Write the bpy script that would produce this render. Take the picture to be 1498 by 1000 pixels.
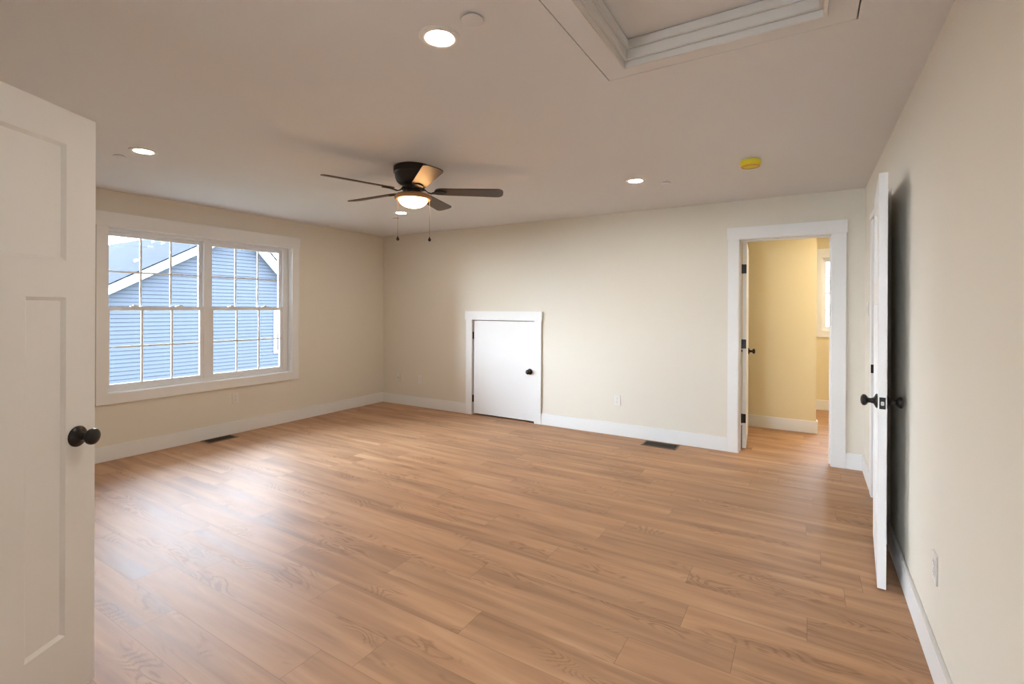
import bpy, bmesh, math, random
from mathutils import Matrix, Vector
for o in list(bpy.data.objects): bpy.data.objects.remove(o)
S = bpy.context.scene
COL = S.collection
PI = math.pi
rnd = random.Random(7)

# ------------------------------------------------------------------ camera
FPX, YAW, PIT, ROL, CX, CY, CH = 710.22, .547, -.0008, -.0043, 748.92, 451.07, 1.3726
cam = bpy.data.cameras.new('camera'); cam_o = bpy.data.objects.new('camera', cam); COL.objects.link(cam_o)
right = Vector((math.cos(YAW), math.sin(YAW), 0)); fw0 = Vector((-math.sin(YAW), math.cos(YAW), 0)); up0 = Vector((0, 0, 1))
fw = fw0*math.cos(PIT) + up0*math.sin(PIT); up2 = -fw0*math.sin(PIT) + up0*math.cos(PIT)
ax = right*math.cos(ROL) - up2*math.sin(ROL); ay = right*math.sin(ROL) + up2*math.cos(ROL)
M = Matrix((ax, ay, -fw)).transposed().to_4x4(); M.translation = Vector((0, 0, CH))
cam_o.matrix_world = M
cam.sensor_width = 36; cam.sensor_fit = 'HORIZONTAL'; cam.lens = 36*FPX/1498
cam.shift_x = (749-CX)/1498; cam.shift_y = (CY-500)/1498
cam.clip_start = .05; cam.clip_end = 300
S.camera = cam_o

# ------------------------------------------------------------------ sky, exposure
SKY = 23.0; SUNSIDE = 1.7
W = bpy.data.worlds.new('sky'); S.world = W; W.use_nodes = True
wn = W.node_tree; wn.nodes.clear()
wo = wn.nodes.new('ShaderNodeOutputWorld'); bg = wn.nodes.new('ShaderNodeBackground')
tc = wn.nodes.new('ShaderNodeTexCoord'); sp = wn.nodes.new('ShaderNodeSeparateXYZ'); cr = wn.nodes.new('ShaderNodeValToRGB')
cr.color_ramp.elements[0].position = 0; cr.color_ramp.elements[0].color = (.82, .90, 1, 1)
cr.color_ramp.elements[1].position = .8; cr.color_ramp.elements[1].color = (.62, .78, 1, 1)
wn.links.new(tc.outputs['Generated'], sp.inputs[0]); wn.links.new(sp.outputs['Z'], cr.inputs[0])
# hazy sun side of the sky is brighter
dt = wn.nodes.new('ShaderNodeVectorMath'); dt.operation = 'DOT_PRODUCT'; dt.inputs[1].default_value = Vector((-.45, -.87, .2)).normalized()
wn.links.new(tc.outputs['Generated'], dt.inputs[0])
def wm(op, a, b):
    n = wn.nodes.new('ShaderNodeMath'); n.operation = op
    for i, v in enumerate((a, b)):
        if isinstance(v, (int, float)): n.inputs[i].default_value = v
        else: wn.links.new(v, n.inputs[i])
    return n.outputs[0]
glow = wm('POWER', wm('MAXIMUM', dt.outputs['Value'], 0.0), 3.0)
wn.links.new(wm('MULTIPLY', wm('ADD', wm('MULTIPLY', glow, SUNSIDE), 1.0), SKY), bg.inputs[1])
wn.links.new(cr.outputs[0], bg.inputs[0])
wn.links.new(bg.outputs[0], wo.inputs[0])
S.view_settings.view_transform = 'Standard'; S.view_settings.look = 'None'
S.view_settings.gamma = 1; S.view_settings.use_curve_mapping = False
S.view_settings.exposure = 0.25
CAN_L, FAN_L, HALL_L = 245.0, 40.0, 620.0
WARM = (1.0, .74, .46)

# ------------------------------------------------------------------ materials
def lin(c):
    return tuple((x/12.92 if x <= .04045 else ((x+.055)/1.055)**2.4) for x in [v/255 for v in c])
def mat(name, col, rough=.5, metal=0, spec=.5, bump=0, bscale=60, var=0, vscale=3, coat=0):
    m = bpy.data.materials.new(name); m.use_nodes = True; nt = m.node_tree; b = nt.nodes['Principled BSDF']
    b.inputs['Base Color'].default_value = (*col, 1); b.inputs['Roughness'].default_value = rough
    b.inputs['Metallic'].default_value = metal; b.inputs['Specular IOR Level'].default_value = spec
    b.inputs['Coat Weight'].default_value = coat; b.inputs['Coat Roughness'].default_value = .15
    t = nt.nodes.new('ShaderNodeTexCoord')
    if bump:
        n = nt.nodes.new('ShaderNodeTexNoise'); n.inputs['Scale'].default_value = bscale; n.inputs['Detail'].default_value = 4
        bp = nt.nodes.new('ShaderNodeBump'); bp.inputs['Strength'].default_value = bump; bp.inputs['Distance'].default_value = .002
        nt.links.new(t.outputs['Object'], n.inputs['Vector']); nt.links.new(n.outputs[0], bp.inputs['Height']); nt.links.new(bp.outputs[0], b.inputs['Normal'])
    if var:
        n = nt.nodes.new('ShaderNodeTexNoise'); n.inputs['Scale'].default_value = vscale
        r = nt.nodes.new('ShaderNodeMix'); r.data_type = 'RGBA'
        r.inputs[6].default_value = (*[c*(1-var) for c in col], 1); r.inputs[7].default_value = (*[min(1, c*(1+var)) for c in col], 1)
        nt.links.new(t.outputs['Object'], n.inputs['Vector']); nt.links.new(n.outputs[0], r.inputs[0]); nt.links.new(r.outputs[2], b.inputs['Base Color'])
    return m
def emis(name, col, s):
    m = bpy.data.materials.new(name); m.use_nodes = True; nt = m.node_tree; nt.nodes.clear()
    o = nt.nodes.new('ShaderNodeOutputMaterial'); e = nt.nodes.new('ShaderNodeEmission')
    e.inputs[0].default_value = (*col, 1); e.inputs[1].default_value = s; nt.links.new(e.outputs[0], o.inputs[0]); return m
def glass_mat():
    m = bpy.data.materials.new('window glass'); m.use_nodes = True; nt = m.node_tree; nt.nodes.clear()
    o = nt.nodes.new('ShaderNodeOutputMaterial'); t = nt.nodes.new('ShaderNodeBsdfTransparent'); g = nt.nodes.new('ShaderNodeBsdfGlossy')
    t.inputs[0].default_value = (.95, .97, .97, 1); g.inputs['Roughness'].default_value = .02
    f = nt.nodes.new('ShaderNodeFresnel'); f.inputs[0].default_value = 1.3; mx = nt.nodes.new('ShaderNodeMixShader')
    nt.links.new(f.outputs[0], mx.inputs[0]); nt.links.new(t.outputs[0], mx.inputs[1]); nt.links.new(g.outputs[0], mx.inputs[2])
    nt.links.new(mx.outputs[0], o.inputs[0]); return m

def floor_mat():
    m = bpy.data.materials.new('oak plank'); m.use_nodes = True; nt = m.node_tree; L = nt.links; N = nt.nodes
    b = N['Principled BSDF']
    def val(x):
        return x
    def mth(op, a, c=None, d=None):
        n = N.new('ShaderNodeMath'); n.operation = op
        for i, v in enumerate((a, c, d)):
            if v is None: continue
            if isinstance(v, (int, float)): n.inputs[i].default_value = v
            else: L.new(v, n.inputs[i])
        return n.outputs[0]
    def comb(x, y, z):
        n = N.new('ShaderNodeCombineXYZ')
        for i, v in enumerate((x, y, z)):
            if isinstance(v, (int, float)): n.inputs[i].default_value = v
            else: L.new(v, n.inputs[i])
        return n.outputs[0]
    def noise(vec, sc, det=3, rough=.55, dist=0):
        n = N.new('ShaderNodeTexNoise'); n.inputs['Scale'].default_value = sc; n.inputs['Detail'].default_value = det
        n.inputs['Roughness'].default_value = rough; n.inputs['Distortion'].default_value = dist; L.new(vec, n.inputs['Vector']); return n.outputs[0]
    def white(vec):
        n = N.new('ShaderNodeTexWhiteNoise'); n.noise_dimensions = '3D'; L.new(vec, n.inputs['Vector']); return n.outputs['Value']
    def ramp(f, pts):
        n = N.new('ShaderNodeValToRGB'); e = n.color_ramp.elements
        while len(e) < len(pts): e.new(.5)
        for i, (p, c) in enumerate(pts): e[i].position = p; e[i].color = (*c, 1)
        L.new(f, n.inputs[0]); return n.outputs[0]
    def mix(f, a, c, mode='MIX'):
        n = N.new('ShaderNodeMix'); n.data_type = 'RGBA'; n.blend_type = mode
        for i, v in ((0, f), (6, a), (7, c)):
            if isinstance(v, (int, float)): n.inputs[i].default_value = v
            elif isinstance(v, tuple): n.inputs[i].default_value = (*v, 1)
            else: L.new(v, n.inputs[i])
        return n.outputs[2]
    t = N.new('ShaderNodeTexCoord'); s = N.new('ShaderNodeSeparateXYZ'); L.new(t.outputs['Object'], s.inputs[0])
    X, Y = s.outputs[0], s.outputs[1]
    PW, PL = .181, 1.22
    row = mth('FLOOR', mth('DIVIDE', Y, PW)); fy = mth('FRACT', mth('DIVIDE', Y, PW))
    off = mth('MULTIPLY', white(comb(row, 3.1, 1.7)), PL)
    xs = mth('DIVIDE', mth('ADD', X, off), PL)
    colm = mth('FLOOR', xs); fx = mth('FRACT', xs)
    idv = comb(row, colm, 4.4); r1 = white(idv); r2 = white(comb(colm, row, 9.2))
    px = mth('ADD', X, mth('MULTIPLY', r1, 37.0)); py = mth('ADD', Y, mth('MULTIPLY', r2, 23.0))
    # long soft bands along the board
    band = noise(comb(mth('MULTIPLY', px, .9), mth('MULTIPLY', py, 11.0), r1), 1.0, 3, .5, .6)
    fine = noise(comb(mth('MULTIPLY', px, 5.0), mth('MULTIPLY', py, 150.0), r2), 1.0, 4, .65, .3)
    # cathedral figure
    warp = noise(comb(mth('MULTIPLY', px, 1.6), mth('MULTIPLY', py, 5.0), r1), 1.0, 2, .5, 0)
    rings = mth('SINE', mth('MULTIPLY', mth('ADD', mth('MULTIPLY', warp, 1.0), mth('MULTIPLY', fine, .05)), 150.0))
    knot = noise(comb(mth('MULTIPLY', px, 2.2), mth('MULTIPLY', py, 8.0), mth('MULTIPLY', r2, 9.0)), 1.0, 2, .5, 0)
    kmask = ramp(knot, [(.54, (0, 0, 0)), (.64, (1, 1, 1))])
    base = ramp(band, [(.25, FLOOR_D), (.45, FLOOR_M), (.61, FLOOR_L), (.77, FLOOR_L2)])
    c = mix(mth('MULTIPLY', mth('SUBTRACT', 1.0, fine), .30), base, FLOOR_D)
    ringc = ramp(mth('MULTIPLY_ADD', rings, .5, .5), [(.5, (1, 1, 1)), (.95, (.66, .60, .55))])
    c = mix(mth('MULTIPLY', kmask, .75), c, mix(1.0, c, ringc, 'MULTIPLY'))
    tone = ramp(r1, [(0, (.95, .95, .96)), (.5, (1, 1, 1)), (1, (1.04, 1.03, 1.02))])
    c = mix(1.0, c, tone, 'MULTIPLY')
    ey = mth('MINIMUM', fy, mth('SUBTRACT', 1.0, fy)); ex = mth('MINIMUM', fx, mth('SUBTRACT', 1.0, fx))
    seam = mth('MAXIMUM', mth('LESS_THAN', ey, .006), mth('LESS_THAN', ex, .0011))
    c = mix(mth('MULTIPLY', seam, .45), c, (.10, .055, .03))
    L.new(c, b.inputs['Base Color'])
    rr = mth('ADD', .425, mth('MULTIPLY', band, .16)); L.new(rr, b.inputs['Roughness'])
    b.inputs['Specular IOR Level'].default_value = .42
    bp = N.new('ShaderNodeBump'); bp.inputs['Strength'].default_value = .25; bp.inputs['Distance'].default_value = .0012
    L.new(mth('SUBTRACT', mth('MULTIPLY', fine, .5), mth('ADD', mth('MULTIPLY', seam, 1.0), mth('MULTIPLY', mth('MULTIPLY', kmask, rings), .12))), bp.inputs['Height'])
    L.new(bp.outputs[0], b.inputs['Normal'])
    return m
FLOOR_D, FLOOR_M, FLOOR_L, FLOOR_L2 = (.27, .142, .074), (.42, .232, .124), (.52, .302, .166), (.61, .385, .23)

def shingle_mat():
    m = bpy.data.materials.new('asphalt shingle'); m.use_nodes = True; nt = m.node_tree; L = nt.links; N = nt.nodes
    b = N['Principled BSDF']; t = N.new('ShaderNodeTexCoord')
    mp = N.new('ShaderNodeMapping'); mp.inputs['Scale'].default_value = (1, 1, 1)
    br = N.new('ShaderNodeTexBrick'); br.inputs['Scale'].default_value = 1; br.inputs['Brick Width'].default_value = .33
    br.inputs['Row Height'].default_value = .14; br.inputs['Mortar Size'].default_value = .008
    br.inputs['Color1'].default_value = (.006, .0072, .0100, 1); br.inputs['Color2'].default_value = (.009, .0106, .0142, 1); br.inputs['Mortar'].default_value = (.003, .004, .006, 1)
    L.new(t.outputs['Object'], mp.inputs[0]); L.new(mp.outputs[0], br.inputs[0]); L.new(br.outputs[0], b.inputs['Base Color'])
    b.inputs['Roughness'].default_value = .95; b.inputs['Specular IOR Level'].default_value = .08
    return m

M_WALL = mat('cream wall paint', (.76, .715, .625), .75, spec=.25, bump=.12, bscale=90)
M_CEIL = mat('ceiling paint', (.82, .85, .885), .9, spec=.2, bump=.1, bscale=70)
M_TRIM = mat('white trim paint', (.83, .83, .82), .42, spec=.4, bump=.03, bscale=25)
M_DOOR = mat('white door paint', (.83, .83, .825), .4, spec=.4, bump=.03, bscale=18)
M_VINYL = mat('white window vinyl', (.80, .81, .82), .4, spec=.4)
M_HALL = mat('yellow hall wall paint', (.80, .70, .47), .75, spec=.25, bump=.12, bscale=90)
M_FLOOR = floor_mat()
M_GLASS = glass_mat()
M_BLACK = mat('oil rubbed bronze', (.009, .008, .008), .30, metal=.3, spec=.5, bump=.05, bscale=200)
M_FAN = mat('dark bronze fan metal', (.03, .026, .024), .38, metal=.5, spec=.5, var=.2, vscale=20)
M_BLADE = mat('dark fan blade', (.055, .045, .04), .42, spec=.55, bump=.05, bscale=60)
M_BLADE.node_tree.nodes['Principled BSDF'].inputs['Specular Tint'].default_value = (1, .72, .48, 1)  # tint puts the lamp's orange sheen into the blade reflections
M_PAN = mat('glow tinted bronze pan', (.42, .22, .10), .4, metal=.5, var=.15, vscale=12)  # bronze lightened toward orange, the lamp's glow put into its colour
M_STEEL = mat('brushed steel', (.6, .58, .55), .3, metal=1)
M_PLATE = mat('white plastic plate', (.80, .78, .74), .35, spec=.45)
M_SLOT = mat('dark slot', (.05, .05, .05), .6)
M_BRASS = mat('brown vent metal', (.20, .14, .085), .42, metal=.6, var=.2, vscale=30)
M_LOUVRE = mat('dark vent louvre', (.055, .038, .024), .5, metal=.4)
M_VOID = mat('unlit void black', (.015, .012, .01), .9)  # near-black colour standing for unlit space
M_YELLOW = mat('yellow dust cover', (.80, .66, .03), .35, spec=.5, var=.15, vscale=40)
M_ORANGE = mat('orange band plastic', (.75, .36, .05), .4)
M_CHAIN = mat('bead chain metal', (.16, .11, .08), .35, metal=.8)
M_CAN = emis('warm downlight lens', (1.0, .92, .81), CAN_L)
M_DOME = emis('warm frosted lamp glass', (1.0, .53, .21), FAN_L)
M_HLAMP = emis('added hall lamp lens', (1.0, .85, .64), HALL_L)  # for unseen lamps added to light the yellow hall
M_SIDING = mat('blue vinyl siding', (.046, .053, .068), .6, spec=.12, var=.05, vscale=1.5)
M_XTRIM = mat('white exterior trim', (.35, .36, .38), .6)
M_SHINGLE = shingle_mat()
M_LAWN = mat('winter lawn', (.05, .055, .03), .95, var=.3, vscale=.6)
M_XGLASS = mat('dark exterior glass', (.03, .04, .05), .1)

# ------------------------------------------------------------------ mesh helpers
class MB:
    def __init__(s): s.v = []; s.f = []
    def box(s, x0, x1, y0, y1, z0, z1):
        if x0 > x1: x0, x1 = x1, x0
        if y0 > y1: y0, y1 = y1, y0
        if z0 > z1: z0, z1 = z1, z0
        n = len(s.v)
        s.v += [(x, y, z) for z in (z0, z1) for y in (y0, y1) for x in (x0, x1)]
        s.f += [tuple(n+i for i in q) for q in ((0, 2, 3, 1), (4, 5, 7, 6), (0, 1, 5, 4), (2, 6, 7, 3), (0, 4, 6, 2), (1, 3, 7, 5))]
        return s
    def poly(s, pts):
        n = len(s.v); s.v += [tuple(p) for p in pts]; s.f.append(tuple(range(n, n+len(pts)))); return s
    def lathe(s, prof, n=32, axis='z', o=(0, 0, 0), sgn=1):
        # prof: (radius, height) along the axis; rings capped when the radius is 0
        base = len(s.v); rings = []
        for r, h in prof:
            h *= sgn
            if r < 1e-6:
                rings.append([len(s.v)]); s.v.append(s._ax(0, 0, h, axis, o))
            else:
                rings.append(list(range(len(s.v), len(s.v)+n)))
                s.v += [s._ax(r*math.cos(2*PI*i/n), r*math.sin(2*PI*i/n), h, axis, o) for i in range(n)]
        for a, b in zip(rings, rings[1:]):
            for i in range(n):
                j = (i+1) % n
                if len(a) == 1 and len(b) == 1: continue
                if len(a) == 1: s.f.append((a[0], b[i], b[j]))
                elif len(b) == 1: s.f.append((a[i], a[j], b[0]))
                else: s.f.append((a[i], a[j], b[j], b[i]))
        return s
    @staticmethod
    def _ax(a, b, h, axis, o):
        p = {'z': (a, b, h), 'y': (a, h, b), 'x': (h, a, b)}[axis]
        return (p[0]+o[0], p[1]+o[1], p[2]+o[2])
    def build(s, name, m, parent=None, org=(0, 0, 0), bevel=0, smooth=False, seg=2, **tags):
        me = bpy.data.meshes.new(name); me.from_pydata([(v[0]-org[0], v[1]-org[1], v[2]-org[2]) for v in s.v], [], s.f)
        bm = bmesh.new(); bm.from_mesh(me)
        bmesh.ops.remove_doubles(bm, verts=bm.verts, dist=1e-5)
        bmesh.ops.recalc_face_normals(bm, faces=bm.faces)
        if bevel: bmesh.ops.bevel(bm, geom=[e for e in bm.edges if len(e.link_faces) == 2 and e.calc_face_angle(0) > .5], offset=bevel, segments=seg, affect='EDGES', clamp_overlap=True)
        bm.to_mesh(me); bm.free(); me.materials.append(m)
        o = bpy.data.objects.new(name, me); COL.objects.link(o)
        if parent: o.parent = parent
        else: o.location = org
        if smooth:
            for p in me.polygons: p.use_smooth = True
            try: me.set_sharp_from_angle(angle=math.radians(35))
            except Exception: pass
        for k, v in tags.items(): o[k] = v
        return o
def empty(name, loc, rz=0, **tags):
    o = bpy.data.objects.new(name, None); COL.objects.link(o); o.location = loc; o.rotation_euler = (0, 0, rz); o.empty_display_size = .1
    for k, v in tags.items(): o[k] = v
    return o
def slab(us, vs, holes, w0, w1, plane):
    # slab over a u-v rectangle with rectangular holes; plane 'X': u=y,v=z; 'Y': u=x,v=z; 'Z': u=x,v=y
    U = sorted(set([us[0], us[1]] + [h[0] for h in holes] + [h[1] for h in holes])); V = sorted(set([vs[0], vs[1]] + [h[2] for h in holes] + [h[3] for h in holes]))
    P = {'X': lambda u, v, w: (w, u, v), 'Y': lambda u, v, w: (u, w, v), 'Z': lambda u, v, w: (u, v, w)}[plane]
    def fill(i, j):
        if not (0 <= i < len(U)-1 and 0 <= j < len(V)-1): return False
        cu, cv = (U[i]+U[i+1])/2, (V[j]+V[j+1])/2
        return not any(h[0] < cu < h[1] and h[2] < cv < h[3] for h in holes)
    b = MB()
    for i in range(len(U)-1):
        for j in range(len(V)-1):
            if not fill(i, j): continue
            u0, u1, v0, v1 = U[i], U[i+1], V[j], V[j+1]
            for w in (w0, w1): b.poly([P(u0, v0, w), P(u1, v0, w), P(u1, v1, w), P(u0, v1, w)])
            if not fill(i-1, j): b.poly([P(u0, v0, w0), P(u0, v1, w0), P(u0, v1, w1), P(u0, v0, w1)])
            if not fill(i+1, j): b.poly([P(u1, v0, w0), P(u1, v1, w0), P(u1, v1, w1), P(u1, v0, w1)])
            if not fill(i, j-1): b.poly([P(u0, v0, w0), P(u1, v0, w0), P(u1, v0, w1), P(u0, v0, w1)])
            if not fill(i, j+1): b.poly([P(u0, v1, w0), P(u1, v1, w0), P(u1, v1, w1), P(u0, v1, w1)])
    return b
def st(label, cat): return dict(kind='structure', label=label, category=cat)

# ------------------------------------------------------------------ room shell
XL, YB, XR, H = -5.307, 5.093, .417, 2.409
YF = -4.0
WIN = (1.815, 3.612, .596, 2.085)          # window opening on the left wall: y0 y1 z0 z1
ACC = (-3.692, -2.778, 0, 1.222)           # small access door opening: x0 x1 z0 z1
DW = (-.562, .180, 0, 2.036)               # doorway in the back wall
CLO = (3.66, 4.40, 0, 2.036)               # door opening in the right wall: y0 y1
HX0, HX1, HY = -1.6, 1.7, 7.881            # hall
slab((-5.467, 1.85), (YF-.15, HY+.12), [], -.12, 0, 'Z').build('floor', M_FLOOR, **st('warm oak plank floor running through the room and hall', 'floor'))
HATCH = (-.683, .055, .66, 2.03)
slab((-5.467, 1.85), (YF-.15, HY+.12), [(HATCH[0]-.095, HATCH[1]+.095, HATCH[2]-.094, HATCH[3]+.090)], H, H+.14, 'Z').build('ceiling', M_CEIL, **st('flat painted ceiling with hatch opening', 'ceiling'))
slab((YF-.15, YB+.12), (0, H), [WIN], XL-.16, XL, 'X').build('wall_left', M_WALL, **st('cream wall holding the double window', 'wall'))
slab((XL, XR), (0, H), [ACC, DW], YB, YB+.12, 'Y').build('wall_back', M_WALL, **st('cream wall with small access door and tall doorway', 'wall'))
slab((YF, YB+.12), (0, H), [CLO], XR, XR+.12, 'X').build('wall_right', M_WALL, **st('cream wall on the right behind the open white door', 'wall'))
ADDED_WIN = (-1.8, -.95, .8, 2.0)  # unseen window, added to bring daylight in from behind the camera
slab((-1.92, XR+.12), (0, H), [ADDED_WIN], YF-.15, YF, 'Y').build('wall_front', M_WALL, **st('cream wall behind the viewpoint with an added window', 'wall'))
# closet block beside the left edge of the view; the near white door is hinged on it
slab((YF-.15, .215), (0, H), [(-.47, .15, 0, 2.036)], -2.04, -1.92, 'X').build('wall_closet', M_WALL, **st('cream closet wall beside the near white door', 'wall'))
slab((XL, -2.04), (0, H), [], .095, .215, 'Y').build('wall_closet_return', M_WALL, **st('cream closet wall returning to the window wall', 'wall'))

# hall
slab((HX0, .085), (0, H), [], 6.341, 6.46, 'Y').build('wall_hall_partition', M_HALL, **st('yellow partition wall seen through the doorway', 'wall'))
HW = (.170, .95, 1.085, 2.08)
slab((HX0, HX1), (0, H), [HW], HY, HY+.12, 'Y').build('wall_hall_far', M_HALL, **st('yellow far wall of the hall with narrow window', 'wall'))
slab((YB+.12, HY), (0, H), [], HX0-.12, HX0, 'X').build('wall_hall_left', M_HALL, **st('yellow wall closing the hall on the left', 'wall'))
slab((YB+.12, HY), (0, H), [], HX1, HX1+.12, 'X').build('wall_hall_right', M_HALL, **st('yellow wall closing the hall on the right', 'wall'))
# hall side skin of the back wall
slab((HX0, HX1), (0, H), [DW], YB+.12, YB+.13, 'Y').build('wall_hall_near', M_HALL, **st('yellow hall side of the doorway wall', 'wall'))
# closet behind the right wall door
slab((3.3, YB), (0, H), [], 1.5, 1.6, 'X').build('wall_closet_side', M_WALL, **st('closet wall behind the folded back door', 'wall'))
slab((XR+.12, 1.5), (0, H), [], 3.2, 3.3, 'Y').build('wall_closet_end', M_WALL, **st('closet end wall behind the folded back door', 'wall'))

# ------------------------------------------------------------------ baseboards
BH, BT = .135, .015
def bb(name, x0, x1, y0, y1, label):
    b = MB().box(x0, x1, y0, y1, 0, BH); b.build(name, M_TRIM, bevel=.003, **st(label, 'baseboard'))
bb('baseboard_left', XL, XL+BT, .215, YB, 'white baseboard under the double window')
bb('baseboard_back', XL+BT, ACC[0]-.1, YB-BT, YB, 'white baseboard between the far left corner and the access door')
bb('baseboard_back', ACC[1]+.092, DW[0]-.097, YB-BT, YB, 'white baseboard between the access door and the doorway')
bb('baseboard_back', DW[1]+.105, XR-BT, YB-BT, YB, 'short white baseboard right of the doorway')
bb('baseboard_right', XR-BT, XR, CLO[1]+.09, YB, 'short white baseboard in the far right corner')
bb('baseboard_right', XR-BT, XR, YF+BT, CLO[0]-.09, 'white baseboard running along the right wall toward the viewer')
bb('baseboard_front', -1.92, XR, YF, YF+BT, 'white baseboard behind the viewpoint')
b = MB().box(HX0, .085+BT, 6.341-BT, 6.341, 0, BH).box(.085, .085+BT, 6.341, 6.46, 0, BH)
b.build('baseboard_hall', M_TRIM, bevel=.003, **st('white baseboard on the yellow partition in the hall', 'baseboard'))
bb('baseboard_hall', HX0, HX1, HY-BT, HY, 'white baseboard under the narrow hall window')

# ------------------------------------------------------------------ casings
def casing(name, plane, w, sgn, op, cw, hh, label, bottom=False, over=.008, jamb=None, jmat=None, floor0=0):
    # flat boards on a wall face at w, standing sgn*thickness into the room
    u0, u1, z0, z1 = op; t = .018*sgn; th = .023*sgn
    def bx(ua, ub, za, zb, tt): return MB().box(w, w+tt, ua, ub, za, zb) if plane == 'X' else MB().box(ua, ub, w, w+tt, za, zb)
    c = ((u0+u1)/2); org = (w, c, z0) if plane == 'X' else (c, w, z0)
    e = empty(name, org, **st(label, 'door trim' if not bottom else 'window trim'))
    for ua, ub in ((u0-cw[0], u0), (u1, u1+cw[1])): bx(ua, ub, z0 if bottom else floor0, z1, t).build('side_casing', M_TRIM, e, org, bevel=.0015)
    bx(u0-cw[0]-over, u1+cw[1]+over, z1, z1+hh, th).build('head_casing', M_TRIM, e, org, bevel=.0015)
    if bottom: bx(u0-cw[0], u1+cw[1], z0-bottom, z0, t).build('bottom_casing', M_TRIM, e, org, bevel=.0015)
    if jamb:
        j = MB(); k = .004; w0, w1 = jamb
        def jb(ua, ub, za, zb): j.box(w0, w1, ua, ub, za, zb) if plane == 'X' else j.box(ua, ub, w0, w1, za, zb)
        jb(u0-.001, u0+k, z0, z1); jb(u1-k, u1+.001, z0, z1); jb(u0, u1, z1-k, z1+.001)
        if bottom: jb(u0, u1, z0-.001, z0+k)
        j.build('jamb', jmat or M_TRIM, e, org)
    return e, org
trim1, t1o = casing('trim_1', 'X', XL, 1, WIN, (.088, .092), .125, 'wide white flat casing around the double window', bottom=.093, jamb=(XL-.10, XL))
trim2, t2o = casing('trim_2', 'Y', YB, -1, ACC, (.098, .092), .110, 'white flat casing around the small access door', over=.012, jamb=(YB, YB+.12))
trim3, t3o = casing('trim_3', 'Y', YB, -1, DW, (.095, .105), .113, 'white flat casing around the tall doorway', over=.008, jamb=(YB, YB+.13))
trim4, t4o = casing('trim_4', 'X', XR, -1, CLO, (.09, .09), .045, 'white casing behind the folded back door on the right wall', over=.0, jamb=(XR, XR+.12))
# door stops on the doorway jamb and strike plates
MB().box(DW[0]+.004, DW[0]+.014, YB+.075, YB+.088, 0, 2.032).box(DW[1]-.014, DW[1]-.004, YB+.075, YB+.088, 0, 2.032).box(DW[0], DW[1], YB+.075, YB+.088, 2.020, 2.032).build('door_stop', M_TRIM, trim3, t3o)
MB().box(XR-.021, XR+.03, CLO[1]-.007, CLO[1]-.003, .91, .972).build('strike_plate', M_BLACK, trim4, t4o, label='small black strike plate', bevel=.001)
casing('trim_5', 'X', -1.92, 1, (-.47, .15, 0, 2.036), (.06, .06), .1, 'white casing of the closet behind the near door', over=0, jamb=(-2.04, -1.92))
casing('trim_6', 'Y', HY, -1, HW, (.073, .09), .12, 'white casing around the narrow hall window', bottom=.09, jamb=(HY, HY+.12))
casing('trim_7', 'Y', YF, 1, ADDED_WIN, (.09, .09), .12, 'white casing of the added window behind the viewpoint', bottom=.09, jamb=(YF-.15, YF))

# ------------------------------------------------------------------ windows
def window(name, plane, w, sgn, units, z0, z1, label, ext=0, cols=3, F=.026, s=.034):
    # w: interior face of the sash zone; sgn: direction outwards; units: list of (u0,u1)
    u0, u1 = units[0][0], units[-1][1]
    org = (w, (u0+u1)/2, z0) if plane == 'X' else ((u0+u1)/2, w, z0)
    e = empty(name, org, **st(label, 'window'))
    def bx(m, ua, ub, wa, wb, za, zb):
        wa, wb = w+sgn*wa, w+sgn*wb
        m.box(wa, wb, ua, ub, za, zb) if plane == 'X' else m.box(ua, ub, wa, wb, za, zb)
    fr = MB()
    bx(fr, u0, u1+ext, 0, .07, z1-F, z1); bx(fr, u0, u1+ext, 0, .07, z0, z0+F)
    bx(fr, u0, u0+F, 0, .07, z0+F, z1-F); bx(fr, u1-F, u1+ext, 0, .07, z0+F, z1-F)
    for a, b_ in zip(units, units[1:]): bx(fr, a[1]-F, b_[0]+F, 0, .07, z0+F, z1-F)
    fr.build('window_frame', M_VINYL, e, org, bevel=.001)
    zm = (z0+z1)/2+.012; k = 0
    for (a, b_) in units:
        a2, b2 = a+F, b_-F
        for lo, (wa, wb), (za, zb) in ((1, (.006, .032), (z0+F, zm+.018)), (0, (.036, .062), (zm-.018, z1-F))):
            sb = MB()
            bot = .034; top = .034
            bx(sb, a2, a2+s, wa, wb, za, zb); bx(sb, b2-s, b2, wa, wb, za, zb)
            bx(sb, a2+s, b2-s, wa, wb, za, za+bot); bx(sb, a2+s, b2-s, wa, wb, zb-top, zb)
            sash = sb.build('sash', M_VINYL, e, org, bevel=.0015)
            mu = MB(); wm = (wa+wb)/2; ga, gb, gz0, gz1 = a2+s, b2-s, za+bot, zb-top
            for i in range(1, cols):
                u = ga+(gb-ga)*i/cols; bx(mu, u-.008, u+.008, wm-.004, wm+.004, gz0, gz1)
            zc = (gz0+gz1)/2; bx(mu, ga, gb, wm-.0035, wm+.0035, zc-.008, zc+.008)
            mu.build('muntin_grid', M_VINYL, sash, org)
            pa = MB(); bx(pa, ga-.004, gb+.004, wm-.0015, wm+.0015, gz0-.004, gz1+.004)
            pa.build('pane', M_GLASS, sash, org)
            if lo:
                for u in (a2+(b2-a2)*.27, a2+(b2-a2)*.73):
                    lk = MB(); bx(lk, u-.032, u+.032, .000, .030, zb, zb+.008); bx(lk, u-.012, u+.016, .004, .022, zb+.008, zb+.018)
                    bx(lk, u-.002, u+.038, .010, .020, zb+.013, zb+.019)
                    lk.build('sash_lock', M_VINYL, sash, org, bevel=.0015)
    return e
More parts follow.
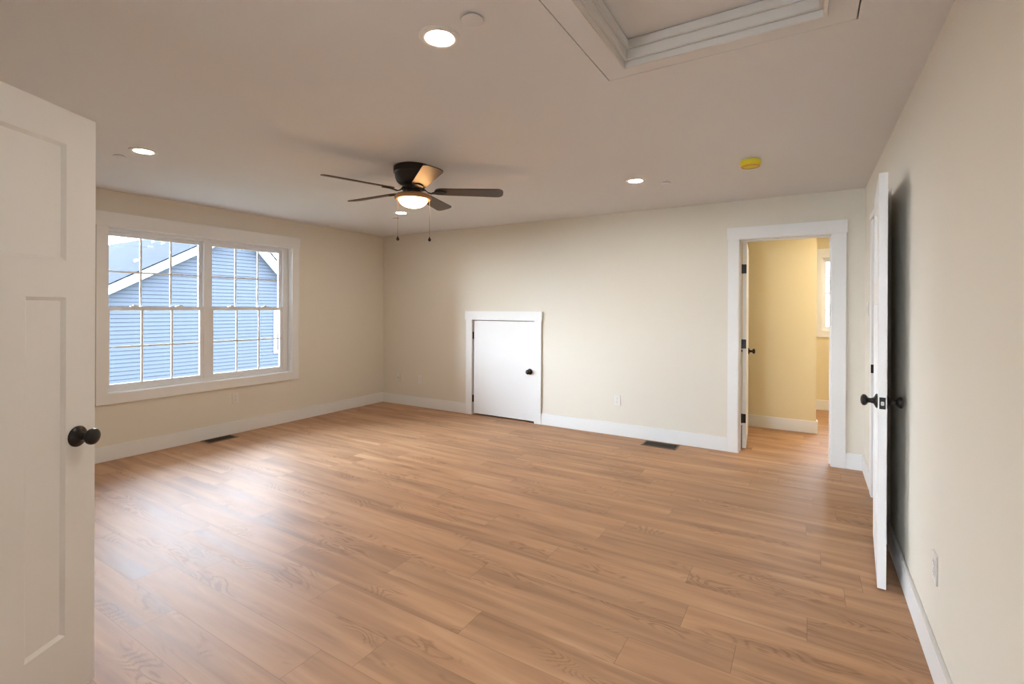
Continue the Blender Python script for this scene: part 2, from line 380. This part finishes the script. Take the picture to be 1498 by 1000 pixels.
window('window_1', 'X', XL-.06, -1, [(1.786, 2.680), (2.680, 3.572)], WIN[2]+.004, WIN[3]-.004, 'white double hung double window with grilles facing the blue house', ext=.036, F=.032)
window('window_2', 'Y', HY+.05, 1, [(HW[0]+.004, HW[1]-.004)], HW[2]+.004, HW[3]-.004, 'narrow white window at the end of the yellow hall', cols=3, F=.018, s=.024)
window('window_added', 'Y', YF-.08, -1, [(ADDED_WIN[0], ADDED_WIN[1])], ADDED_WIN[2], ADDED_WIN[3], 'white window added behind the viewpoint for daylight')

# ------------------------------------------------------------------ doors
KNOB = [(0, 0), (.036, 0), (.036, .004), (.033, .008), (.024, .012), (.015, .018), (.0125, .026), (.012, .034), (.015, .039), (.022, .043), (.027, .049), (.0285, .055), (.027, .061), (.021, .066), (.012, .069), (0, .070)]
def knob(parent, x, z, t, sides=(-1, 1), scale=1.0):
    for sg in sides:
        y = 0 if sg < 0 else t
        MB().lathe([(r*scale, h*scale) for r, h in KNOB], 36, 'y', (x, y, z), sg).build('door_knob', M_BLACK, parent, smooth=True, label='dark bronze round door knob')
def leaf_mesh(w, t, z0, z1):
    b = MB(); st_ = .113; mu = .11; pw = (w-2*st_-mu)/2
    rows = [(z0, .243, []), (.243, 1.403, [(st_, st_+pw), (w-st_-pw, w-st_)]), (1.403, 1.527, []), (1.527, 1.927, [(st_, w-st_)]), (1.927, z1, [])]
    for y, d in ((0, 1), (t, -1)):
        for za, zb, pan in rows:
            us = [0]
            for p in pan: us += [p[0], p[1]]
            us.append(w)
            for a, c in zip(us, us[1:]):
                if (a, c) in pan:
                    q = .012; yy = y+d*.009; y2 = y+d*.0015
                    o = [(a, y, za), (c, y, za), (c, y, zb), (a, y, zb)]; i = [(a+q, yy, za+q), (c-q, yy, za+q), (c-q, yy, zb-q), (a+q, yy, zb-q)]
                    for k in range(4): b.poly([o[k], o[(k+1) % 4], i[(k+1) % 4], i[k]])
                    b.poly(i)
                else: b.poly([(a, y, za), (c, y, za), (c, y, zb), (a, y, zb)])
    b.poly([(0, 0, z0), (w, 0, z0), (w, t, z0), (0, t, z0)]); b.poly([(0, 0, z1), (w, 0, z1), (w, t, z1), (0, t, z1)])
    for x in (0, w):
        b.poly([(x, 0, z0), (x, t, z0), (x, t, z1), (x, 0, z1)])
    return b
def door(name, hinge, ang, w, label, hinges=(), hside=0, zt=2.04, z0=.013):
    t = .035
    e = empty(name, (hinge[0], hinge[1], 0), ang, **st(label, 'door'))
    leaf_mesh(w, t, z0, zt).build('door_leaf', M_DOOR, e)
    knob(e, w-.070, .916, t)
    # latch plate with bolt on the free edge
    lp = MB().box(w-.0005, w+.0015, .005, .030, .888, .945).build('latch_plate', M_BLACK, e, bevel=.0006, label='small black latch plate')
    MB().box(w+.001, w+.010, .011, .024, .906, .925).build('latch_bolt', M_STEEL, lp, bevel=.002, label='bright metal latch bolt')
    for z in hinges:
        yk = t+.004 if hside else -.004
        h = MB().lathe([(0, -.046), (.0045, -.046), (.0075, -.044), (.0075, .044), (.0045, .046), (0, .046)], 14, 'z', (-.006, yk, z))
        h.box(-.0022, .0005, .003, t-.001, z-.044, z+.044)
        h.build('hinge', M_BLACK, e, smooth=True, label='black butt hinge')
    return e
door('door_1', (-2.226+.61*.5, .724-.61*math.sin(math.radians(60))), math.radians(120), .61, 'near white panelled door ajar at the left edge with dark knob', hinges=(.25, 1.03, 1.8), hside=1, zt=2.045)
RA = math.atan2(-.71, -.049)
door('door_2', (.345, 3.67), RA, .71, 'open white door seen almost edge on beside the right wall', hinges=(.25, 1.044, 1.8), hside=1, zt=2.040)
d3 = door('door_3', (-.507, 5.226), math.radians(94), .71, 'white door opened into the yellow hall, edge with black hinges showing', hinges=(.307, 1.033, 1.765), hside=1, zt=2.022, z0=.018)
# access door: flush slab
e = empty('door_4', (ACC[0], YB, 0), **st('small flush white access door low in the far wall', 'door')); o4 = (ACC[0], YB, 0)
MB().box(ACC[0]+.022, ACC[1]-.003, YB-.004, YB+.030, .022, 1.212).build('door_leaf', M_DOOR, e, o4, bevel=.0015)
MB().lathe(KNOB, 32, 'y', (-2.842, YB-.004, .612), -1).build('door_knob', M_BLACK, e, o4, smooth=True, label='dark bronze round door knob')
for z in (1.02, .21):
    MB().lathe([(0, -.045), (.008, -.045), (.008, .045), (0, .045)], 14, 'z', (ACC[0]+.012, YB-.008, z)).box(ACC[0]+.006, ACC[0]+.021, YB-.006, YB+.004, z-.044, z+.044).build('hinge', M_BLACK, e, o4, smooth=True, label='black butt hinge')
# near-black slab painted as the unlit space behind the access door
slab((-3.9, -2.6), (0, 1.4), [], YB+.125, YB+.15, 'Y').build('eave_shade', M_VOID, **st('dark backing behind the small access door', 'wall'))

# ------------------------------------------------------------------ ceiling hatch
hx0, hx1, hy0, hy1 = HATCH
e = empty('trim_8', ((hx0+hx1)/2, (hy0+hy1)/2, H), **st('flat casing and stepped white moulding around the ceiling hatch', 'ceiling trim')); oh = ((hx0+hx1)/2, (hy0+hy1)/2, H)
slab((hx0-.09, hx1+.09), (hy0-.09, hy1+.085), [(hx0-.002, hx1+.002, hy0-.002, hy1+.002)], H-.0015, H+.02, 'Z').build('hatch_casing', M_CEIL, e, oh, bevel=.001)
for k, (i0, za, zb) in enumerate(((0.0, H-.014, H+.016), (.012, H+.016, H+.058), (.022, H+.058, H+.096))):
    slab((hx0-.001, hx1+.001), (hy0-.001, hy1+.001), [(hx0+.012+i0, hx1-.012-i0, hy0+.012+i0, hy1-.012-i0)], za, zb, 'Z').build('stepped_moulding', M_TRIM, e, oh, bevel=.0025)
MB().box(hx0-.08, hx1+.08, hy0-.08, hy1+.08, H+.098, H+.118).build('hatch_panel', M_CEIL, label='pale panel closing the ceiling attic hatch', category='hatch panel')

slab((-1.1, .5), (.3, 2.5), [], H+.14, H+.20, 'Z').build('hatch_light_block', M_VOID, **st('added dark slab keeping sky light out of the hatch gap', 'ceiling'))  # unseen slab added to stop sky light leaking round the hatch
# ------------------------------------------------------------------ ceiling fixtures
def downlight(x, y, label, m=M_CAN, grp='round ceiling downlights'):
    e = empty('ceiling_downlight', (x, y, H), label=label, category='light', group=grp)
    MB().lathe([(.052, -.001), (.055, -.006), (.062, -.008), (.076, -.006), (.081, 0)], 48, 'z').build('trim_ring', M_TRIM, e, smooth=True)
    MB().lathe([(0, -.0065), (.034, -.0055), (.0525, -.0025), (.0526, 0)], 40, 'z').build('lens', m, e, smooth=True)
    return e
downlight(-1.208, 1.443, 'round lit downlight nearest the viewer, by the ceiling hatch')
downlight(-3.782, 1.484, 'round lit downlight at the left, above the window end')
downlight(-1.194, 3.876, 'round lit downlight between the fan and the yellow detector')
downlight(-3.796, 3.899, 'round lit downlight seen just below the fan lamp')
downlight(.75, 5.7, 'added warm hall downlight, unseen above the doorway', M_HLAMP, 'added hall lamps')
downlight(.9, 7.1, 'added warm hall downlight, unseen beyond the partition', M_HLAMP, 'added hall lamps')
def cover(x, y, label):
    MB().lathe([(0, -.011), (.035, -.011), (.039, -.009), (.039, -.007), (.027, -.006), (.027, 0)], 40, 'z', (x, y, H)).build('sprinkler_cover', M_CEIL, org=(x, y, H), smooth=True, label=label, category='sprinkler cover', group='round sprinkler cover plates')
cover(-1.028, 1.407, 'round white cover plate beside the nearest downlight')
cover(-4.045, 1.447, 'round cover plate left of the leftmost downlight')
cover(-.992, 4.056, 'round cover plate right of the downlight near the yellow detector')
cover(-4.082, 4.105, 'round cover plate under the fan beyond the farthest downlight')
e = empty('smoke_detector', (-.343, 3.745, H), label='round smoke detector in a yellow dust cover on the ceiling', category='smoke detector')
MB().lathe([(0, -.012), (.060, -.012), (.060, 0)], 40, 'z').build('base_plate', M_PLATE, e, smooth=True)
MB().lathe([(.064, -.006), (.066, -.012), (.0655, -.036), (.061, -.044), (.05, -.047), (0, -.048)], 40, 'z').build('dust_cover', M_YELLOW, e, smooth=True, label='translucent yellow plastic cover')
MB().lathe([(.0612, -.0438), (.0590, -.0485), (.050, -.0500), (.049, -.0475)], 40, 'z').build('cover_rim', M_ORANGE, e, smooth=True, label='orange rim')

# ------------------------------------------------------------------ ceiling fan
FX, FY = -2.49, 2.68
fan = empty('ceiling_fan', (FX, FY, H), label='dark five blade hugger ceiling fan with lit dome lamp', category='ceiling fan')
MB().lathe([(0, 0), (.135, 0), (.142, -.006), (.143, -.045), (.136, -.052), (.134, -.058), (.130, -.085), (.120, -.110), (.098, -.128), (.070, -.134), (0, -.134)], 56, 'z').build('motor_housing', M_FAN, fan, smooth=True)
MB().lathe([(0, -.134), (.062, -.134), (.060, -.150), (.085, -.153), (.085, -.166), (.055, -.169), (.052, -.200), (.060, -.204), (0, -.204)], 40, 'z').build('switch_housing', M_FAN, fan, smooth=True)
MB().lathe([(.050, -.196), (.095, -.199), (.124, -.206), (.135, -.220), (.134, -.234), (.124, -.241), (.108, -.240), (.100, -.232), (.04, -.21)], 56, 'z').build('lamp_pan', M_PAN, fan, smooth=True, label='bronze pan holding the lamp glass')
MB().lathe([(.105, -.236), (.104, -.248), (.096, -.264), (.082, -.278), (.060, -.290), (.035, -.297), (0, -.300)], 48, 'z').build('lamp_glass', M_DOME, fan, smooth=True, label='glowing frosted glass dome')
def blade_mesh(r0, r1, pitch):
    pts = []; n = 8
    w0, w1 = .052, .066
    rc = .045
    for i in range(n+1):
        a = PI/2+PI*i/n; pts.append((r0+w0*(1+math.cos(a)), w0*math.sin(a)))
    for i in range(n+1):
        a = -PI/2+PI/2*i/n; pts.append((r1-rc+rc*math.cos(a), -w1+rc+rc*math.sin(a)))
    for i in range(n+1):
        a = PI/2*i/n; pts.append((r1-rc+rc*math.cos(a), w1-rc+rc*math.sin(a)))
    b = MB(); T = .0065
    def tr(x, y, z): return (x, y*math.cos(pitch)-z*math.sin(pitch), y*math.sin(pitch)+z*math.cos(pitch))
    top = [tr(x, y, T/2) for x, y in pts]; bot = [tr(x, y, -T/2) for x, y in pts]
    b.poly(top); b.poly(bot[::-1])
    for i in range(len(pts)):
        j = (i+1) % len(pts); b.poly([bot[i], bot[j], top[j], top[i]])
    return b
def arm_mesh(pitch):
    b = MB(); secs = []
    path = [(.070, .010, .016), (.090, .008, .014), (.110, -.010, .011), (.130, -.016, .011), (.150, -.012, .016), (.175, -.0085, .030), (.205, -.0075, .034), (.230, -.0075, .024), (.245, -.0075, .010)]
    for x, z, w in path:
        k = min(1, max(0, (x-.11)/.05)); p = pitch*k
        def tr(y, zz): return (x, y*math.cos(p)-zz*math.sin(p), y*math.sin(p)+zz*math.cos(p))
        secs.append([tr(-w, z-.0035), tr(w, z-.0035), tr(w, z+.0035), tr(-w, z+.0035)])
    for a, c in zip(secs, secs[1:]):
        for i in range(4): b.poly([a[i], a[(i+1) % 4], c[(i+1) % 4], c[i]])
    b.poly(secs[0]); b.poly(secs[-1][::-1]); return b
PITCH = math.radians(-12)
bl0 = blade_mesh(.155, .665, PITCH).build('fan_blade', M_BLADE, fan, smooth=False)
ar0 = arm_mesh(PITCH).build('blade_arm', M_FAN, bl0, bevel=.001)
for k in range(5):
    if k == 0: bl = bl0
    else:
        bl = bl0.copy(); COL.objects.link(bl); bl.parent = fan
        a2 = ar0.copy(); COL.objects.link(a2); a2.parent = bl
    bl.location = (0, 0, 2.232-H); bl.rotation_euler = (0, 0, math.radians(36+72*k))
for off, zt, zb in ((-.113, -.232, -.52), (.122, -.232, -.525)):
    x, y = right.x*off, right.y*off
    c = MB().lathe([(.0008, zt), (.0008, zb)], 8, 'z', (x, y, 0))
    k = 0; z = zt
    while z > zb:
        c.lathe([(0, .0016), (.0011, .0011), (.0016, 0), (.0011, -.0011), (0, -.0016)], 6, 'z', (x, y, z)); z -= .006
    ch = c.build('pull_chain', M_CHAIN, fan, smooth=True)
    MB().lathe([(0, zb+.012), (.004, zb+.010), (.006, zb+.002), (.011, zb-.006), (.0115, zb-.012), (.008, zb-.020), (0, zb-.024)], 20, 'z', (x, y, 0)).build('chain_fob', M_BLACK, ch, smooth=True)

# ------------------------------------------------------------------ outlets and switch
def plate(kind, loc, axis, label):
    # axis: outward normal '+x', '-x', '-y'
    rz = {'+x': PI/2, '-x': -PI/2, '-y': 0}[axis]   # local -y is the outward normal
    e = empty({'duplex': 'wall_outlet', 'jack': 'cable_jack', 'decora': 'wall_outlet', 'switch': 'light_switch'}[kind], loc, rz, label=label,
              category={'duplex': 'outlet', 'jack': 'cable jack', 'decora': 'outlet', 'switch': 'switch'}[kind])
    MB().box(-.036, .036, -.0055, 0, -.058, .058).build('cover_plate', M_PLATE, e, bevel=.0035, seg=3)
    if kind == 'duplex':
        for z in (-.0195, .0195):
            r = MB(); n = 20
            pts = [(.0172*math.cos(a)*1.0, max(-.0135, min(.0135, .0172*math.sin(a)))) for a in [2*PI*i/n for i in range(n)]]
            r.poly([(x, -.0075, z+q) for x, q in pts])
            for i in range(n):
                j = (i+1) % n; r.poly([(pts[i][0], -.0075, z+pts[i][1]), (pts[j][0], -.0075, z+pts[j][1]), (pts[j][0], -.005, z+pts[j][1]), (pts[i][0], -.005, z+pts[i][1])])
            so = r.build('socket', M_PLATE, e)
            MB().box(-.0075, -.0055, -.0079, -.007, z-.001, z+.008).box(.0055, .0075, -.0079, -.007, z, z+.007).box(-.002, .002, -.0079, -.007, z-.0095, z-.0055).build('slots', M_SLOT, so)
        MB().lathe([(.003, 0), (.0028, .001), (0, .0014)], 12, 'y', (0, -.0055, 0), -1).build('screw', M_STEEL, e)
    elif kind == 'decora':
        d = MB().box(-.0165, .0165, -.0078, -.004, -.0335, .0335).build('socket', M_PLATE, e, bevel=.001)
        s_ = MB()
        for z in (-.017, .017): s_.box(-.0075, -.0055, -.0082, -.0075, z, z+.008).box(.0055, .0075, -.0082, -.0075, z, z+.007).box(-.002, .002, -.0082, -.0075, z-.008, z-.004)
        s_.build('slots', M_SLOT, d)
    elif kind == 'jack':
        MB().box(-.009, .009, -.0065, -.004, -.010, .010).build('jack_insert', M_PLATE, e, bevel=.001)
        MB().lathe([(0, .012), (.0035, .012), (.0048, .0035), (.0048, 0)], 12, 'y', (0, -.004, 0), -1).build('coax_stub', M_SLOT, e)
    else:
        MB().box(-.0165, .0165, -.0072, -.004, -.0335, .0335).build('rocker_frame', M_PLATE, e, bevel=.0008)
        k = MB(); k.poly([(-.0145, -.0115, -.030), (.0145, -.0115, -.030), (.0145, -.0075, .030), (-.0145, -.0075, .030)])
        k.poly([(-.0145, -.005, -.030), (.0145, -.005, -.030), (.0145, -.0115, -.030), (-.0145, -.0115, -.030)])
        k.poly([(-.0145, -.005, -.030), (-.0145, -.0115, -.030), (-.0145, -.0075, .030), (-.0145, -.005, .030)])
        k.poly([(.0145, -.005, -.030), (.0145, -.0115, -.030), (.0145, -.0075, .030), (.0145, -.005, .030)])
        k.poly([(-.0145, -.005, .030), (.0145, -.005, .030), (.0145, -.0075, .030), (-.0145, -.0075, .030)])
        k.build('rocker', M_PLATE, e)
    return e
plate('duplex', (XL, 2.942, .383), '+x', 'white duplex outlet on the wall below the double window')
plate('jack', (-4.998, YB, .377), '-y', 'cable jack plate low on the far wall nearest the corner')
plate('decora', (-4.583, YB, .381), '-y', 'white outlet left of the small access door')
plate('duplex', (-1.758, YB, .381), '-y', 'white outlet between the access door and the doorway')
plate('duplex', (XR, 2.395, .402), '-x', 'white outlet on the right wall nearest the viewer')
plate('switch', (XR, 4.83, 1.375), '-x', 'white rocker switch beside the far right corner')

# ------------------------------------------------------------------ floor registers
def register(x, y, lx, ly, label, along):
    e = empty('floor_register', (x, y, 0), label=label, category='floor vent', group='brown floor registers')
    f = .018
    slab((-lx/2, lx/2), (-ly/2, ly/2), [(-lx/2+f, lx/2-f, -ly/2+f, ly/2-f)], 0, .005, 'Z').build('register_frame', M_BRASS, e, bevel=.0015)
    MB().box(-lx/2+f-.001, lx/2-f+.001, -ly/2+f-.001, ly/2-f+.001, 0, .0012).build('duct_shade', M_VOID, e)  # flat near-black sheet paints the shade inside the duct
    sl = MB()
    if along == 'x':
        n = int((lx-2*f)/.0125)
        for i in range(1, n): u = -lx/2+f+(lx-2*f)*i/n; sl.box(u-.0018, u+.0018, -ly/2+f, ly/2-f, .0012, .004)
        for v in (-.2, .2): sl.box(-lx/2+f, lx/2-f, v*ly-.003, v*ly+.003, .0012, .0044)
    else:
        n = int((ly-2*f)/.0125)
        for i in range(1, n): u = -ly/2+f+(ly-2*f)*i/n; sl.box(-lx/2+f, lx/2-f, u-.0018, u+.0018, .0012, .004)
        for v in (-.2, .2): sl.box(v*lx-.003, v*lx+.003, -ly/2+f, ly/2-f, .0012, .0044)
    sl.build('louvre_grille', M_LOUVRE, e)
register(-5.205, 2.73, .165, .30, 'brown floor register below the double window', 'y')
register(-1.26, 4.95, .345, .195, 'brown floor register left of the doorway', 'x')

# ------------------------------------------------------------------ neighbouring house
HXF = -14.7                                   # siding face
SL, SR = .582, 1.03                           # slopes of the two rakes
yp, zp = 8.30, 3.608                          # underside apex on the siding face
yl, yr_ = 1.0, 11.2
house = empty('neighbour_house', (HXF, yp, -3), label='blue sided gable house with white rake boards outside the window', category='house'); oH = (HXF, yp, -3)
def lim(z): return (max(yl, yp-(zp-z)/SL), min(yr_, yp+(zp-z)/SR))
sd = MB(); z = -3.0; ex = .102
while z < zp:
    z2 = min(z+ex, zp); a0, b0 = lim(z); a1, b1 = lim(z2)
    sd.poly([(HXF+.024, a0, z), (HXF+.024, b0, z), (HXF, b1, z2), (HXF, a1, z2)])
    sd.poly([(HXF, a0, z), (HXF, b0, z), (HXF+.024, b0, z), (HXF+.024, a0, z)])
    z = z2
sd.build('lap_siding', M_SIDING, house, oH)
zl = zp-(yp-yl)*SL; zr = zp-(yr_-yp)*SR
bd = MB(); pr = [(yl, -3), (yr_, -3), (yr_, zr), (yp, zp), (yl, zl)]; x0, x1 = HXF-9, HXF-.002
bd.poly([(x1, *p) for p in pr]); bd.poly([(x0, *p) for p in pr])
for i in range(5): j = (i+1) % 5; bd.poly([(x0, *pr[i]), (x0, *pr[j]), (x1, *pr[j]), (x1, *pr[i])])
bd.build('side_walls', M_SIDING, house, oH)
OV = .30
def rakeboard(y0, z0_, y1, z1_, name='rake_board'):
    d = .235
    b = MB()
    P = [(y0, z0_), (y1, z1_), (y1, z1_+d), (y0, z0_+d)]
    xa, xb = HXF+OV-.03, HXF+OV
    b.poly([(xb, *p) for p in P]); b.poly([(xa, *p) for p in P])
    for i in range(4): j = (i+1) % 4; b.poly([(xa, *P[i]), (xa, *P[j]), (xb, *P[j]), (xb, *P[i])])
    b.build(name, M_XTRIM, house, oH)
LY, RY = yl-.4, yr_+.4
rakeboard(LY, zp-(yp-LY)*SL, yp, zp); rakeboard(yp, zp, RY, zp-(RY-yp)*SR)
# soffit
b = MB(); b.poly([(HXF, LY, zp-(yp-LY)*SL+.02), (HXF+OV, LY, zp-(yp-LY)*SL+.02), (HXF+OV, yp, zp+.02), (HXF, yp, zp+.02)])
b.poly([(HXF, RY, zp-(RY-yp)*SR+.02), (HXF+OV, RY, zp-(RY-yp)*SR+.02), (HXF+OV, yp, zp+.02), (HXF, yp, zp+.02)]); b.build('soffit', M_XTRIM, house, oH)
def roofplane(y0, z0_, y1, z1_, L_):
    # local frame: x along the ridge, y up the slope
    run = math.hypot(y1-y0, z1_-z0_); b = MB().box(0, L_, 0, run, 0, .03)
    o = b.build('shingle_roof', M_SHINGLE, house)
    ux = Vector((-1, 0, 0)); uy = Vector((0, y1-y0, z1_-z0_)).normalized(); uz = ux.cross(uy)
    if uz.z < 0: uz = -uz; 
    m = Matrix((ux, uy, uz)).transposed().to_4x4(); m.translation = Vector((HXF+OV+.03, y0, z0_))-Vector(oH)
    o.matrix_local = m
roofplane(LY, zp-(yp-LY)*SL+.235, yp, zp+.235, 9.6); roofplane(RY, zp-(RY-yp)*SR+.235, yp, zp+.235, 9.6)
def roofvent(x, y, s):
    z = zp+.265-(yp-y)*SL
    MB().box(x-s, x+s, y-s*.7, y+s*.7, z-.1, z+s*.9).build('roof_vent', M_XTRIM, house, oH, bevel=.02)
roofvent(-16.2, 6.2, .07); roofvent(-17.6, 7.45, .06); roofvent(-19.0, 7.75, .06)
wy0, wy1, wz0, wz1 = 9.37, 10.35, -.12, 1.30
xw = HXF+.02
wf = slab((wy0, wy1), (wz0, wz1), [(wy0+.09, wy1-.09, wz0+.09, wz1-.09)], xw-.02, xw+.025, 'X').build('house_window', M_XTRIM, house, oH, label='white framed house window')
MB().box(xw-.01, xw, wy0+.09, wy1-.09, wz0+.09, wz1-.09).build('pane', M_XGLASS, wf, oH)
MB().box(xw-.005, xw+.015, wy0+.09, wy1-.09, (wz0+wz1)/2-.025, (wz0+wz1)/2+.025).build('meeting_rail', M_XTRIM, wf, oH)
MB().box(-60, 40, -40, 60, -3.1, -3.0).build('lawn', M_LAWN, **st('lawn around the houses', 'ground'))
